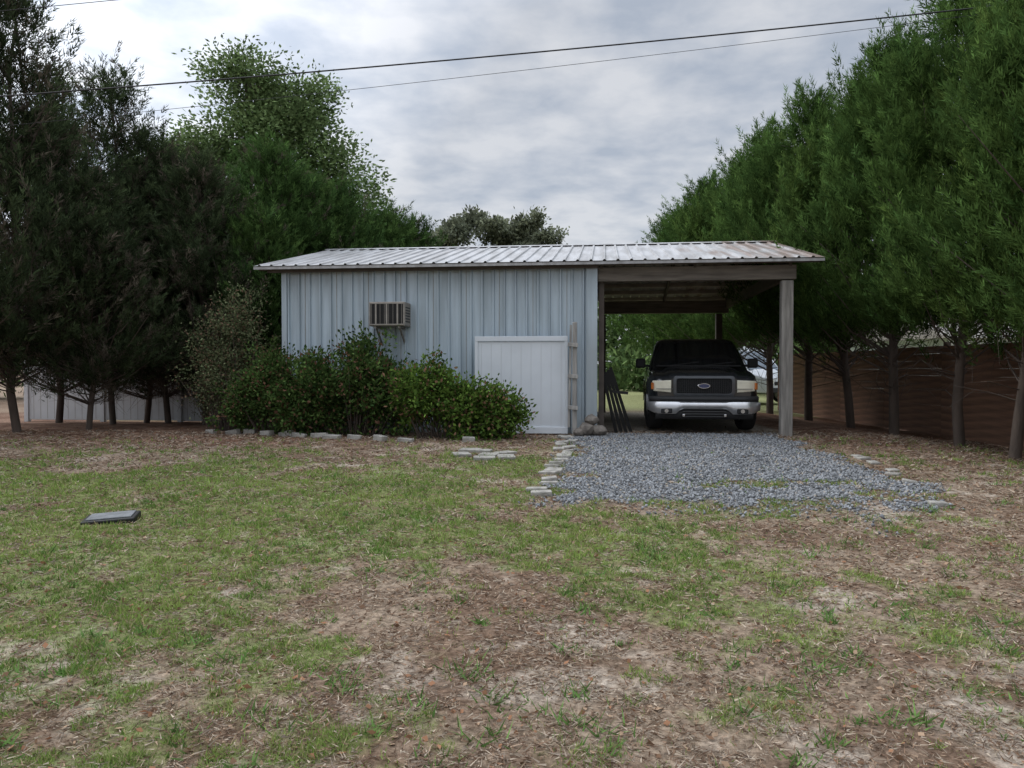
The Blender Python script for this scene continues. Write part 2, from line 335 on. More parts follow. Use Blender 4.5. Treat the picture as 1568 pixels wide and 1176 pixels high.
# ------------------------------------------------------------------ trees
def cedar(seed, H, R, base, colA, colB, nclump=300, npl=8, nl=36, leafs=1., brown=0., plen=.42, narrow=.75, dead=26, tr0=.085, spires=4):
    global rng
    keep = rng; rng = np.random.default_rng(seed); B = Buf()
    kz = np.linspace(-.2, H*.93, 9); wob = rng.normal(0, .09, (9, 2)); wob[0] = 0; wob = np.cumsum(wob, 0)*.6
    tr = np.stack([wob[:, 0], wob[:, 1], kz], 1); tube(B, tr, tr0*(1-kz/H*.93)+.012, 8)
    def trunk_at(z):
        return np.stack([np.interp(z, kz, tr[:, 0]), np.interp(z, kz, tr[:, 1]), z], -1)
    t = rng.random(nclump)**1.2; ang = rng.random(nclump)*6.283
    prof = (np.clip(1-t, 0, 1)**narrow)*(.62+.5*sstep(0, .22, t))
    lob = 1+.30*np.sin(ang*3+seed+t*5)+.24*np.sin(ang*5-t*11+seed*2)+rng.normal(0, .13, nclump)
    rho = .3+.7*rng.random(nclump)**.45
    rr = R*prof*lob*rho; z = base+(H-base)*t
    C0 = trunk_at(z); Cc = C0+np.stack([np.cos(ang)*rr, np.sin(ang)*rr, .1*rr], 1)
    for s in range(spires):
        sa = rng.random()*6.283; sr = R*rng.uniform(.3, .75); zb = base+(H-base)*rng.uniform(.35, .62); zt = zb+rng.uniform(1.0, 2.0)*(1-.3*sr/R)
        k = rng.choice(nclump, nclump//22, replace=False); q = rng.random(len(k))
        Cc[k] = np.stack([np.cos(sa)*sr+rng.normal(0, .22, len(k))*(1-q), np.sin(sa)*sr+rng.normal(0, .22, len(k))*(1-q), zb+(zt-zb)*q], 1)+trunk_at(np.array(zb))*np.array([1, 1, 0])
    order = rng.permutation(nclump)[:90]
    for i in order:
        z0 = max(z[i]-rr[i]*.55-.2, base*.6); a0 = trunk_at(np.array(z0)); mid = a0*.45+Cc[i]*.55-np.array([0, 0, .12*rr[i]])
        tube(B, [a0, mid, Cc[i]], [.022, .014, .005], 4)
    for i in range(dead):
        z0 = rng.uniform(.7, base+.8); a0 = trunk_at(np.array(z0)); aa = rng.random()*6.283; l = rng.uniform(.4, R*.75)
        p1 = a0+np.array([math.cos(aa)*l*.5, math.sin(aa)*l*.5, l*.12]); p2 = a0+np.array([math.cos(aa+.2)*l, math.sin(aa+.2)*l, l*rng.uniform(.1, .5)])
        tube(B, [a0, p1, p2], [.012, .008, .002], 3)
        for q in range(3):
            p3 = p1*.5+p2*.5+rng.normal(0, .22, 3); tube(B, [p1*(1-q/3)+p2*q/3, p3], [.005, .0015], 3)
    np_ = nclump*npl
    outd = np.stack([np.cos(ang), np.sin(ang), np.zeros(nclump)], 1)
    Po = np.repeat(Cc, npl, 0)+rng.normal(0, 1, (np_, 3))*np.array([.19, .19, .22])
    Pd = nrm(np.repeat(outd, npl, 0)*.45+np.array([0, 0, .85])+rng.normal(0, .28, (np_, 3)))
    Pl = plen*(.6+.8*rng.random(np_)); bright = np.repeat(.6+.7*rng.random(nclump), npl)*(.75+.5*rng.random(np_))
    mixv = np.clip(np.repeat(rng.random(nclump), npl)*.6+.4*rng.random(np_), 0, 1)
    Cp = (np.array(colA)*(1-mixv[:, None])+np.array(colB)*mixv[:, None])*bright[:, None]
    bn = rng.random(np_) < brown; Cp[bn] = np.array([.115, .10, .075])*(.7+.6*rng.random((bn.sum(), 1)))
    n = np_*nl; tt = rng.random(n); rad = nrm(rng.normal(0, 1, (n, 3)))
    PO = np.repeat(Po, nl, 0); PD = np.repeat(Pd, nl, 0); PL = np.repeat(Pl, nl)
    P = PO+PD*(tt*PL)[:, None]+rad*((.075*(1-.75*tt))*rng.random(n)**.5*1.1)[:, None]
    D = nrm(PD*.95+rad*.6)
    ln = (.07+.07*rng.random(n))*leafs; wd = (.007+.006*rng.random(n))*leafs
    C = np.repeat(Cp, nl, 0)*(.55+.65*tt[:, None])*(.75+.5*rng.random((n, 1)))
    leaves_tri(B, P, D, ln, wd, C, 1)
    me = B.mesh('cedar_%d' % seed, [M_bark, M_leaf]); rng = keep; return me
def clumpy(seed, lobes, ncl, nl, clr, lsize, colA, colB, trunk=None, mats=None, shell=.5, flat=1., stems=0, shrubbase=None, tips=None, jag=.1):
    global rng
    keep = rng; rng = np.random.default_rng(seed); B = Buf()
    lob = np.array(lobes, float); vol = lob[:, 3]*lob[:, 4]*lob[:, 5]
    idx = rng.choice(len(lob), ncl, p=vol/vol.sum()); d = nrm(rng.normal(size=(ncl, 3))); rho = shell+(1-shell)*rng.random(ncl)
    rho = rho*(1+rng.normal(0, jag, ncl))
    Cc = lob[idx, :3]+d*lob[idx, 3:]*rho[:, None]
    if shrubbase is not None:
        Cc[:, 2] = np.where(Cc[:, 2] < .06, .06+.25*rng.random(ncl), Cc[:, 2])
    if trunk:
        H, r0, bz = trunk
        kz = np.linspace(-.2, H, 6); tr = np.stack([np.sin(kz*.5+seed)*.15, np.cos(kz*.6)*.12, kz], 1); tube(B, tr, r0*(1-.75*np.linspace(0, 1, 6)), 8)
        for l in lob:
            s = tr[rng.integers(2, 5)]; e = l[:3]; md = (s+e)/2+np.array([0, 0, -.1*l[3]]); tube(B, [s, md, e], [r0*.5, r0*.33, r0*.16], 5)
            for i in np.where(np.linalg.norm(Cc-e, axis=1) < max(l[3:])*1.2)[0][:14]:
                tube(B, [e, (e+Cc[i])/2+rng.normal(0, .1, 3), Cc[i]], [r0*.14, r0*.08, r0*.02], 3)
    if stems:
        for i in rng.permutation(ncl)[:stems]:
            p = Cc[i]; b0 = np.array([p[0]*.5+rng.normal(0, .06), p[1]*.4, -.05]); tube(B, [b0, b0*.4+p*.6+np.array([0, 0, .08]), p*1.02], [.012, .008, .003], 3)
    n = ncl*nl; P = np.repeat(Cc, nl, 0)+rng.normal(0, 1, (n, 3))*np.array([clr, clr, clr*flat])
    if shrubbase is not None: P[:, 2] = np.abs(P[:, 2])+.01
    out = nrm(np.repeat(d, nl, 0)+rng.normal(0, .8, (n, 3))+np.array([0, 0, .15]))
    br = np.repeat(.5+.9*rng.random(ncl), nl)*(.7+.6*rng.random(n)); mv = rng.random(n)
    C = (np.array(colA)*(1-mv[:, None])+np.array(colB)*mv[:, None])*br[:, None]
    if tips is not None:
        tp = rng.random(n) < tips[0]; C[tp] = np.array(tips[1])*(.7+.6*rng.random((tp.sum(), 1)))
    leaves_quad(B, P, out, lsize*(.7+.6*rng.random(n)), lsize*.27*(.7+.6*rng.random(n)), C, 1)
    if stems:
        for k in range(26):
            i = rng.integers(0, ncl); p = Cc[i].copy(); h = rng.uniform(.15, .4); q = p+np.array([rng.normal(0, .1), rng.normal(0, .1), h])
            tube(B, [p, q], [.004, .002], 3); tq = rng.random(16)[:, None]
            leaves_quad(B, p+(q-p)*tq, nrm(rng.normal(0, 1, (16, 3))+np.array([0, 0, .5])), lsize*(.7+.5*rng.random(16)), lsize*.25*np.ones(16), np.tile(np.array(colB)*rng.uniform(.6, 1.1), (16, 1)), 1)
    me = B.mesh('foliage_%d' % seed, [M_bark, M_leaf]); rng = keep; return me

gA, gB = (.050, .102, .031), (.128, .212, .057)
RC = [cedar(101, 7.1, 1.9, 1.9, gA, gB, 380), cedar(102, 7.5, 1.9, 2.0, gA, gB, 380), cedar(103, 6.8, 1.8, 1.8, gA, (.15, .23, .06), 360)]
dA, dB = (.042, .06, .033), (.08, .11, .05)
LC = [cedar(201, 8.1, 1.5, 1.35, dA, dB, 300, nl=32, brown=.2, dead=60, tr0=.06), cedar(202, 7.3, 1.6, 1.2, dA, dB, 300, nl=32, brown=.25, dead=60, tr0=.055)]
mA = (.045, .09, .031)
MC = [cedar(301, 6.6, 1.6, 1.7, mA, (.105, .185, .052), 290, brown=.06), cedar(302, 6.2, 1.6, 1.5, mA, (.12, .20, .056), 290, brown=.05)]
def plant(name, me, x, y, s=1., sz=None, rot=None, dz=0):
    return add_obj(name, me, None, (x, y, gh(x, y)+dz), (0, 0, random.random()*6.28 if rot is None else rot), (s, s, sz or s))
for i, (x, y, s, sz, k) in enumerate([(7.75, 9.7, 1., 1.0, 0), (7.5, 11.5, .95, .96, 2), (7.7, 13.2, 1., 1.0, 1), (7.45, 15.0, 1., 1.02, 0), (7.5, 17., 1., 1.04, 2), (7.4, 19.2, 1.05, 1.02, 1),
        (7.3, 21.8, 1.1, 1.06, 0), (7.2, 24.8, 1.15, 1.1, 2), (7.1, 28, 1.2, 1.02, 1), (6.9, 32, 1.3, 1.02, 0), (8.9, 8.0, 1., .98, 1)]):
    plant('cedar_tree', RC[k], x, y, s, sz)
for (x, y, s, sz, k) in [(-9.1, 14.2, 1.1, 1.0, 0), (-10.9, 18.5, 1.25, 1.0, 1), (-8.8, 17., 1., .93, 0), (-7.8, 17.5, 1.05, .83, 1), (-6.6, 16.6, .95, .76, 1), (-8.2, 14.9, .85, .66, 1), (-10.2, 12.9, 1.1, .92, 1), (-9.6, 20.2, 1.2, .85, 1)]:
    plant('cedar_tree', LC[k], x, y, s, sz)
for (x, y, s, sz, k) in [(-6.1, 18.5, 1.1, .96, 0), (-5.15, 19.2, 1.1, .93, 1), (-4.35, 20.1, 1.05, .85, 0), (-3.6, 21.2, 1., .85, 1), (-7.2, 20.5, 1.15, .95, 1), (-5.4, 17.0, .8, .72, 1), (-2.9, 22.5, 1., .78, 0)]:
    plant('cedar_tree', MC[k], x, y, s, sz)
oak = clumpy(401, [(0, 0, 9.3, 1.7, 1.6, 1.5), (-1.7, .3, 8.2, 1.5, 1.4, 1.2), (1.6, -.2, 8.0, 1.5, 1.4, 1.3), (.9, .3, 10.6, 1.3, 1.2, 1.0), (-.6, -.3, 11.1, 1.1, 1.0, .8), (2.4, .2, 6.4, 1.2, 1.2, 1.1), (-2.3, 0, 6.2, 1.3, 1.2, 1.2), (0, 0, 6.3, 1.8, 1.7, 1.3)],
             620, 90, .25, .13, (.125, .19, .075), (.22, .30, .125), trunk=(9.5, .2, 4), shell=.35)
plant('oak_tree', oak, -8.2, 26, 1.22, 1.0, .4)
plant('oak_tree', oak, -13.2, 29, .9, .82, 2.4)
rngd = np.random.default_rng(55)
lobes = []
for i in range(13):
    x = -13.5+i*1.35+rngd.normal(0, .4); h = 12.9+rngd.normal(0, .7)-.05*i
    for k in range(6): lobes.append((x+rngd.normal(0, .75), rngd.normal(0, 2), h-.75*k-rngd.random()*.5, 1.15, 1.1, .5))
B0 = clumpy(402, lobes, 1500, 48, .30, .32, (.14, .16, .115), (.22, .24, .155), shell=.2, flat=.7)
add_obj('distant_pine_trees', B0, None, (.6, 62, .0))
lobes = []
for i in range(46):
    a = math.radians(-58+i*2.6); d = 46+rngd.normal(0, 3); h = 5.+rngd.normal(0, .6)
    for k in range(4): lobes.append((math.sin(a)*d+rngd.normal(0, 1), math.cos(a)*d+rngd.normal(0, 1), h*(.2+.22*k)+.3, 1.9, 1.7, 1.1))
add_obj('distant_tree_line', clumpy(403, lobes, 2400, 46, .5, .38, (.09, .15, .06), (.19, .27, .10), shell=.3), None, (0, 0, 0))
# shrubs
sA, sB = (.038, .075, .024), (.115, .18, .052)
sh1 = clumpy(501, [(-.6, 0, .7, .75, .5, .65), (.2, .05, .95, .6, .5, .7), (.75, 0, .6, .6, .5, .55), (-1.1, 0, .45, .5, .45, .4)], 480, 50, .085, .075, sA, sB, stems=90, shrubbase=1, shell=.3, tips=(.13, (.18, .10, .065)), jag=.18)
sh2 = clumpy(502, [(-.4, 0, .75, .6, .45, .55), (.3, 0, .5, .65, .5, .5), (.85, -.05, .35, .45, .4, .35)], 360, 48, .085, .075, (.05, .098, .025), (.165, .26, .052), stems=90, shrubbase=1, shell=.3, tips=(.10, (.22, .13, .08)), jag=.18)
sh3 = clumpy(503, [(0, 0, 1.9, .55, .5, .75), (-.3, 0, 1.1, .6, .5, .8), (.35, 0, .9, .55, .5, .8)], 330, 40, .12, .055, (.10, .135, .065), (.22, .245, .13), stems=110, shrubbase=1, shell=.2, tips=(.22, (.22, .15, .10)), jag=.2)
plant('azalea_shrub', sh1, -2.8, 13.65, 1.0, 1.04, .0); plant('azalea_shrub', sh1, -4.15, 13.9, .88, .9, 3.0)
plant('azalea_shrub', sh2, -1.05, 13.1, 1., 1.02, -.05)
plant('wild_shrub', sh3, -5.35, 15.0, 1.02, 1.06, .5)
plant('wild_shrub', sh3, -6.0, 16., .8, .7, 2.5)

# ------------------------------------------------------------------ shed + carport
A = math.radians(6.8); G = .3
shed = empty('metal_shed', (-4.31, 14.6, G), -A)
def ribbed(name, L, p0, along, up, H, sp, rw, rh, mat, out, parent, topfn=None):
    xs = [0.]; hs = [0.]; x = sp*.5
    while x < L-rw:
        xs += [x-rw, x-rw*.45, x+rw*.45, x+rw]; hs += [0, rh, rh, 0]; x += sp
    xs.append(L); hs.append(0)
    p0, along, up, out = map(Vector, (p0, along, up, out)); V = []; F = []
    for a_, h_ in zip(xs, hs):
        b0 = p0+along*a_+out*h_; V += [b0, b0+up*H]
    for i in range(len(xs)-1): F.append((2*i, 2*i+2, 2*i+3, 2*i+1))
    return pymesh(name, V, F, mat, parent, solid=.003)
Ld, Lw, Dp = 5.86, 9.28, 7.0
ribbed('front_wall', Ld-.12, (0, 0, -.05), (1, 0, 0), (0, 0, 1), 3.12, .205, .026, .045, M_wall, (0, -1, 0), shed)
ribbed('left_wall', Dp, (0, 0.02, -.05), (0, 1, 0), (0, 0, 1), 3.1, .205, .028, .034, M_wall, (-1, 0, 0), shed)
ribbed('partition_wall', Dp, (Ld-.06, 0.1, -.05), (0, 1, 0), (0, 0, 1), 3.1, .205, .028, .034, M_wall, (1, 0, 0), shed)
ribbed('rear_wall', Ld-.1, (0, Dp, -.05), (1, 0, 0), (0, 0, 1), 3.1, .205, .028, .034, M_wall, (0, 1, 0), shed)
for k in range(9): box('sheet_lap_%d' % k, (.006, .012, 3.08), (.42+k*.615, -.008, 1.49), M_acbody, shed, bevel=0)
box('corner_trim', (.10, .05, 3.1), (.03, -.045, 1.5), M_wall, shed); 
box('divider_trim', (.2, .1, 3.02), (Ld-.07, -.06, 1.5), M_wall, shed)
pymesh('left_gable', [(0.01, .02, 3.04), (0.01, Dp, 3.04), (0.01, Dp/2, 3.85)], [(0, 1, 2)], M_wall, shed, solid=.01)
pymesh('inner_gable', [(Ld-.06, .02, 3.04), (Ld-.06, Dp, 3.04), (Ld-.06, Dp/2, 3.85)], [(0, 1, 2)], M_wood_dark, shed, solid=.01)
ez, rz, ovx, ovy = 3.08, 3.94, .45, .33
sl = Vector((0, Dp/2+ovy, rz-ez)); SLn = sl.length; u1 = sl.normalized(); nrm1 = Vector((0, -u1.z, u1.y))
ribbed('front_roof', Lw+2*ovx, (-ovx, -ovy, ez), (1, 0, 0), u1, SLn, .235, .03, .026, M_roof, nrm1, shed)
u2 = Vector((0, -u1.y, u1.z)); ribbed('rear_roof', Lw+2*ovx, (-ovx, Dp+ovy, ez), (1, 0, 0), u2, SLn, .235, .03, .026, M_roof, Vector((0, u1.z, u1.y)), shed)
pymesh('ridge_cap', [(-ovx, Dp/2-.16, rz-.005), (-ovx, Dp/2, rz+.04), (-ovx, Dp/2+.16, rz-.005), (Lw+ovx, Dp/2-.16, rz-.005), (Lw+ovx, Dp/2, rz+.04), (Lw+ovx, Dp/2+.16, rz-.005)], [(0, 3, 4, 1), (1, 4, 5, 2)], M_roof, shed, solid=.006)
box('front_beam', (Lw-Ld+.02, .14, .25), ((Lw+Ld)/2+.04, .02, 2.87), M_wood_beam, shed)
box('rear_beam', (Lw-Ld, .12, .34), ((Lw+Ld)/2, Dp, 2.82), M_wood_beam, shed)
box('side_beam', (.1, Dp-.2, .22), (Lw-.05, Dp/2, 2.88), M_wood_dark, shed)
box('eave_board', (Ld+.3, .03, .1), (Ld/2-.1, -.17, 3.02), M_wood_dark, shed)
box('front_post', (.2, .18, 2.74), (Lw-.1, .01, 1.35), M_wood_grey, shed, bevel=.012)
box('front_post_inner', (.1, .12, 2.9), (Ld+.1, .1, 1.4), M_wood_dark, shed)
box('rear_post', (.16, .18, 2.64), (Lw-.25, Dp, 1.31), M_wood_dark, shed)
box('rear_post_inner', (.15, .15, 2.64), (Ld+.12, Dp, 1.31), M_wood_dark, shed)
th = math.atan2(rz-ez, Dp/2+ovy)
for i in range(7):
    f = (i+.25)/7; yy = -ovy+f*(Dp/2+ovy); zz = ez+f*(rz-ez)-.055
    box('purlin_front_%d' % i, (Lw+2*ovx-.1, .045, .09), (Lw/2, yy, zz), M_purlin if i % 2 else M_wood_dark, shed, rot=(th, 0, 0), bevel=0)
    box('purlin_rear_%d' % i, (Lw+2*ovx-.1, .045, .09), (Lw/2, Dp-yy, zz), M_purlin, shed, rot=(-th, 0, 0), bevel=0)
for i, xx in enumerate((Ld+.1, 7.6, Lw-.05)):
    for s in (0, 1):
        yy = Dp/4-.05 if s == 0 else Dp*3/4+.05
        box('rafter_%d_%d' % (i, s), (.05, Dp/2+.1, .14), (xx, yy, (ez+.1+rz)/2-.17), M_wood_dark, shed, rot=(th if s == 0 else -th, 0, 0), bevel=0)
box('eave_drip', (Lw+2*ovx, .012, .05), (Lw/2, -ovy+.02, ez-.035), M_roof, shed, bevel=0)
ac = empty('window_air_conditioner', (0, 0, 0)); ac.parent = shed; ac.location = (2.12, -.22, 2.17)
box('casing', (.66, .44, .44), (0, 0, 0), M_acbody, ac, bevel=.015)
box('coil_recess', (.60, .01, .38), (0, -.222, 0), M_dkmetal, ac, bevel=0)
for i in range(3): box('frame_v%d' % i, (.03, .012, .40), (-.2+i*.2, -.23, 0), M_acbody, ac, bevel=.002)
for i in range(22): box('fin_%d' % i, (.005, .008, .37), (-.28+i*.0265, -.229, 0), M_dkmetal if i % 3 else M_acbody, ac, bevel=0)
for i in range(2): box('frame_h%d' % i, (.62, .012, .02), (0, -.232, -.19+i*.38), M_acbody, ac, bevel=0)
for i in range(6): box('side_louvre_%d' % i, (.006, .3, .02), (.332, 0, -.13+i*.05), M_dkmetal, ac, bevel=0)
for s in (-.22, .22):
    box('bracket_top_%d' % (s > 0), (.035, .46, .035), (s, .02, -.24), M_wood_grey, ac, bevel=0)
    box('bracket_strut_%d' % (s > 0), (.03, .5, .03), (s, .05, -.39), M_wood_grey, ac, rot=(math.radians(-38), 0, 0), bevel=0)
def toworld(lx, ly, z=0):
    return (-4.31+lx*math.cos(A)+ly*math.sin(A), 14.6-lx*math.sin(A)+ly*math.cos(A), G+z)
gate = empty('white_vinyl_gate', toworld(4.53, -.2), -A)
box('panel', (1.62, .03, 1.62), (0, 0, .86), M_white_vinyl, gate)
box('top_rail', (1.68, .06, .09), (0, -.01, 1.72), M_white_vinyl, gate)
box('bottom_rail', (1.68, .06, .12), (0, -.01, .08), M_white_vinyl, gate)
for i in range(9): box('groove_%d' % i, (.006, .004, 1.5), (-.72+i*.18, -.0165, .88), M_fence_grey, gate, bevel=0)
box('side_rail_l', (.06, .05, 1.6), (-.81, -.012, .9), M_white_vinyl, gate); box('side_rail_r', (.06, .05, 1.6), (.81, -.012, .9), M_white_vinyl, gate)
wp = empty('wooden_fence_post', toworld(5.5, -.42), -A)
M_wood_pale = simple('pale_weathered_wood', (.46, .44, .41), .85, var=.5, scale=5, bump=.5, bscale=40, stretch=(4, 4, .4))
box('post', (.08, .08, 2.1), (0, 0, .95), M_wood_pale, wp, bevel=.01); box('board', (.04, .03, 1.8), (-.085, -.02, 1.05), M_wood_pale, wp, rot=(0, .02, 0))
for k in range(3): box('cross_piece_%d' % k, (.18, .03, .07), (-.03, -.06, .5+k*.55), M_wood_pale, wp, rot=(0, .1, 0))
def rock(name, x, y, r, flat=.6, mat=M_concrete, z=0, parent=None):
    import bmesh
    bm = bmesh.new(); bmesh.ops.create_icosphere(bm, subdivisions=2, radius=1)
    s = random.random()*50
    for v in bm.verts:
        k = .8+.4*float(vnoise(np.array([v.co.x*1.7+s]), np.array([v.co.y*1.7+v.co.z*2+s]), 5)[0]); v.co = Vector((v.co.x*r*k, v.co.y*r*k, v.co.z*r*k*flat))
    me = bpy.data.meshes.new(name); bm.to_mesh(me); bm.free(); me.materials.append(mat)
    return add_obj(name, me, parent, (x, y, z))
M_rock = simple('brown_rock', (.25, .22, .19), .95, var=.5, scale=7, bump=.7)
sp = empty('stone_pile', toworld(5.72, -.45))
for k, (dx, dy, dz, rr) in enumerate([(0, 0, .12, .17), (.2, -.05, .1, .14), (.08, .02, .28, .13), (-.15, -.08, .08, .1)]): rock('stone_%d' % k, dx, dy, rr, .75, M_rock, z=dz, parent=sp)
lb = empty('leaning_boards', toworld(6.12, .25), -A)
for k in range(4): box('board_%d' % k, (.06, .03, 1.15+.1*k), (k*.075, .0+.05*k, .52), M_dkmetal, lb, rot=(.12, -.22-.03*k, 0), bevel=0)
box('cross_bar', (.34, .02, .05), (.16, .03, .75), M_dkmetal, lb, rot=(0, .1, 0), bevel=0)

def bricks(name, pts, step, size, jit=.03, gap=0.):
    e = empty(name, (0, 0, 0)); k = 0
    for (x1, y1), (x2, y2) in zip(pts[:-1], pts[1:]):
        L_ = math.hypot(x2-x1, y2-y1); n = max(1, int(L_/step))
        for i in range(n):
            if random.random() < gap: continue
            t = (i+.5)/n; x = x1+(x2-x1)*t+random.gauss(0, jit); y = y1+(y2-y1)*t+random.gauss(0, jit)
            s = [v*random.uniform(.75, 1.15) for v in size]
            box('block_%d' % k, s, (x, y, gh(x, y)+s[2]*.22), M_concrete, e, rot=(random.gauss(0, .06), random.gauss(0, .08), math.atan2(y2-y1, x2-x1)+random.gauss(0, .2)), bevel=.014); k += 1
    return e
bricks('stone_edging', [(-5.7, 14.2), (-4.5, 13.7), (-2.8, 12.95), (-1.5, 12.45), (-.45, 12.4)], .36, (.27, .13, .12), .04, .08)
bricks('brick_edging', [(.93, 13.3), (.72, 11.2), (.45, 9.4), (.28, 8.0)], .2, (.15, .2, .06), .06, .15)
bricks('brick_edging', [(4.95, 11.0), (4.75, 9.6), (4.4, 8.2), (4.15, 7.4)], .27, (.22, .15, .05), .05, .5)
pv = empty('stepping_pavers')
for k, (x, y, w, d_) in enumerate([(-.72, 10.95, .24, .3), (-.62, 11.4, .3, .26), (-.38, 10.6, .3, .24), (-.33, 10.95, .26, .26), (-.08, 10.75, .24, .36), (-.1, 11.15, .3, .2), (-.4, 11.3, .2, .2)]):
    box('paver_%d' % k, (w, d_, .05), (x, y, gh(x, y)+.012), M_concrete, pv, rot=(0, 0, random.gauss(0, .3)), bevel=.01)
lid = empty('water_meter_box', (-3.6, 6.9, gh(-3.6, 6.9)), .25)
box('rim', (.44, .29, .08), (0, 0, .0), M_dkmetal, lid, bevel=.012, rot=(.06, -.05, 0)); box('cover', (.37, .23, .014), (0, 0, .044), M_slate, lid, bevel=.005, rot=(.06, -.05, 0))

# ------------------------------------------------------------------ fences
def vinyl_fence(name, pts, h, z0=None):
    e = empty(name)
    for k, ((x1, y1), (x2, y2)) in enumerate(zip(pts[:-1], pts[1:])):
        L_ = math.hypot(x2-x1, y2-y1); an = math.atan2(y2-y1, x2-x1); cx, cy = (x1+x2)/2, (y1+y2)/2; z = gh(cx, cy)
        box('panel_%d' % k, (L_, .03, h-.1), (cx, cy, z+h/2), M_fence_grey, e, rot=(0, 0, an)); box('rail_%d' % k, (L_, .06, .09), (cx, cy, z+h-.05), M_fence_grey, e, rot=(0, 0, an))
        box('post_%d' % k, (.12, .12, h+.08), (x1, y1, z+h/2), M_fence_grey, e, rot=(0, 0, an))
        nn = int(L_/.2)
        for j in range(1, nn):
            t = j/nn; box('groove_%d_%d' % (k, j), (.01, .034, h-.2), (x1+(x2-x1)*t, y1+(y2-y1)*t, z+h/2-.02), M_acbody, e, rot=(0, 0, an), bevel=0)
    return e
vinyl_fence('white_vinyl_fence', [(-13.4, 21.3), (-11.2, 21.1), (-9., 20.9), (-6.8, 20.8), (-4.6, 20.7), (-2.4, 20.6)], 1.52)
wf = empty('wooden_board_fence'); y = 6.
while y < 23:
    z = gh(8.7, y+1.2)-.02
    box('post', (.1, .1, 1.95), (8.80, y, z+.95), M_wood_dark, wf, bevel=0)
    for k in range(12):
        box('board', (.022, 2.39, .1512), (8.7+random.uniform(-.004, .004), y+1.2, z+.1+k*.152), M_fencewood, wf, rot=(random.gauss(0, .0012), 0, 0), bevel=.003)
    y += 2.4

hs = empty('white_house', (19.5, 31, 0), .15)
box('walls', (9, 6, 2.6), (0, 0, 1.3), M_white_vinyl, hs)
pymesh('roof', [(-4.9, -3.4, 2.55), (4.9, -3.4, 2.55), (4.9, 3.4, 2.55), (-4.9, 3.4, 2.55), (-4.9, 0, 4.1), (4.9, 0, 4.1)], [(0, 1, 5, 4), (3, 2, 5, 4), (0, 4, 3), (1, 2, 5), (0, 1, 2, 3)], M_acbody, hs)
for i in range(3):
    box('window_%d' % i, (1., .06, 1.), (-3+i*2.8, -3.01, 1.5), M_dkmetal, hs); box('window_sill_%d' % i, (1.2, .1, .07), (-3+i*2.8, -3.05, .95), M_white_vinyl, hs)

# ------------------------------------------------------------------ vehicles
M_paint = simple('black_car_paint', (.018, .02, .023), .25, 0, var=.3, scale=3, coat=.8)
M_glass = simple('dark_glass', (.014, .016, .018), .06, 0, var=.1, coat=1.)
M_chrome = simple('chrome', (.55, .55, .56), .2, 1., var=.15, scale=4)
M_chromed = simple('bright_bumper', (.62, .62, .63), .3, .75, var=.15, scale=4)
M_tyre = simple('tyre_rubber', (.022, .022, .022), .9, bump=.3)
M_black = simple('black_plastic', (.02, .02, .021), .7)
M_lens = simple('headlamp_lens', (.80, .77, .62), .15, 0, var=.15, scale=10, coat=1.)
M_amber = simple('amber_lens', (.55, .16, .03), .2, coat=1.)
M_badge = simple('badge_blue', (.01, .03, .12), .25, coat=1.)
M_rim = simple('alloy_rim', (.35, .35, .36), .35, .9)
M_gsur = simple('grille_surround', (.075, .08, .088), .3, .3, coat=.5)
M_gdark = simple('grille_mesh', (.035, .037, .04), .4, .3)
M_vanw = simple('white_car_paint', (.72, .75, .78), .3, 0, var=.06, coat=.6)
M_vglass = simple('tinted_glass', (.06, .10, .14), .08, 0, coat=1.)
def lerp(x, xs, ys): return float(np.interp(x, xs, ys))
RW = .385; fy, ry = .98, 4.55
def zbot(y, rad=.47):
    z = .46
    for c in (fy, ry):
        d_ = abs(y-c)
        if d_ < rad: z = max(z, RW+math.sqrt(max(0, rad**2-d_**2)))
    return z
def ztop(y): return lerp(y, [0, .06, .16, .4, .8, 1.3, 1.45, 3.5, 3.52, 5.5], [.97, 1.02, 1.055, 1.095, 1.13, 1.165, 1.18, 1.2, 1.25, 1.25])
def hw(y): return lerp(y, [0, .05, .12, .25, .45, .8, 3, 5.5], [.82, .885, .925, .965, .985, .995, .985, .975])
def sec(w, zb, zt, y, crown=.03):
    h = [(w*.94, zb), (w*.98, zb+.03), (w*1.0, zb+(zt-zb)*.40), (w*.985, zb+(zt-zb)*.55), (w*.985, zt-.13), (w*.965, zt-.07), (w*.92, zt-.025), (w*.85, zt-.008), (w*.70, zt-.002), (w*.64, zt+crown*.6), (w*.56, zt+crown*.95), (w*.3, zt+crown*1.05), (0, zt+crown*1.1)]
    return [(a_, y, z) for a_, z in h]+[(-a_, y, z) for a_, z in h[-2::-1]]
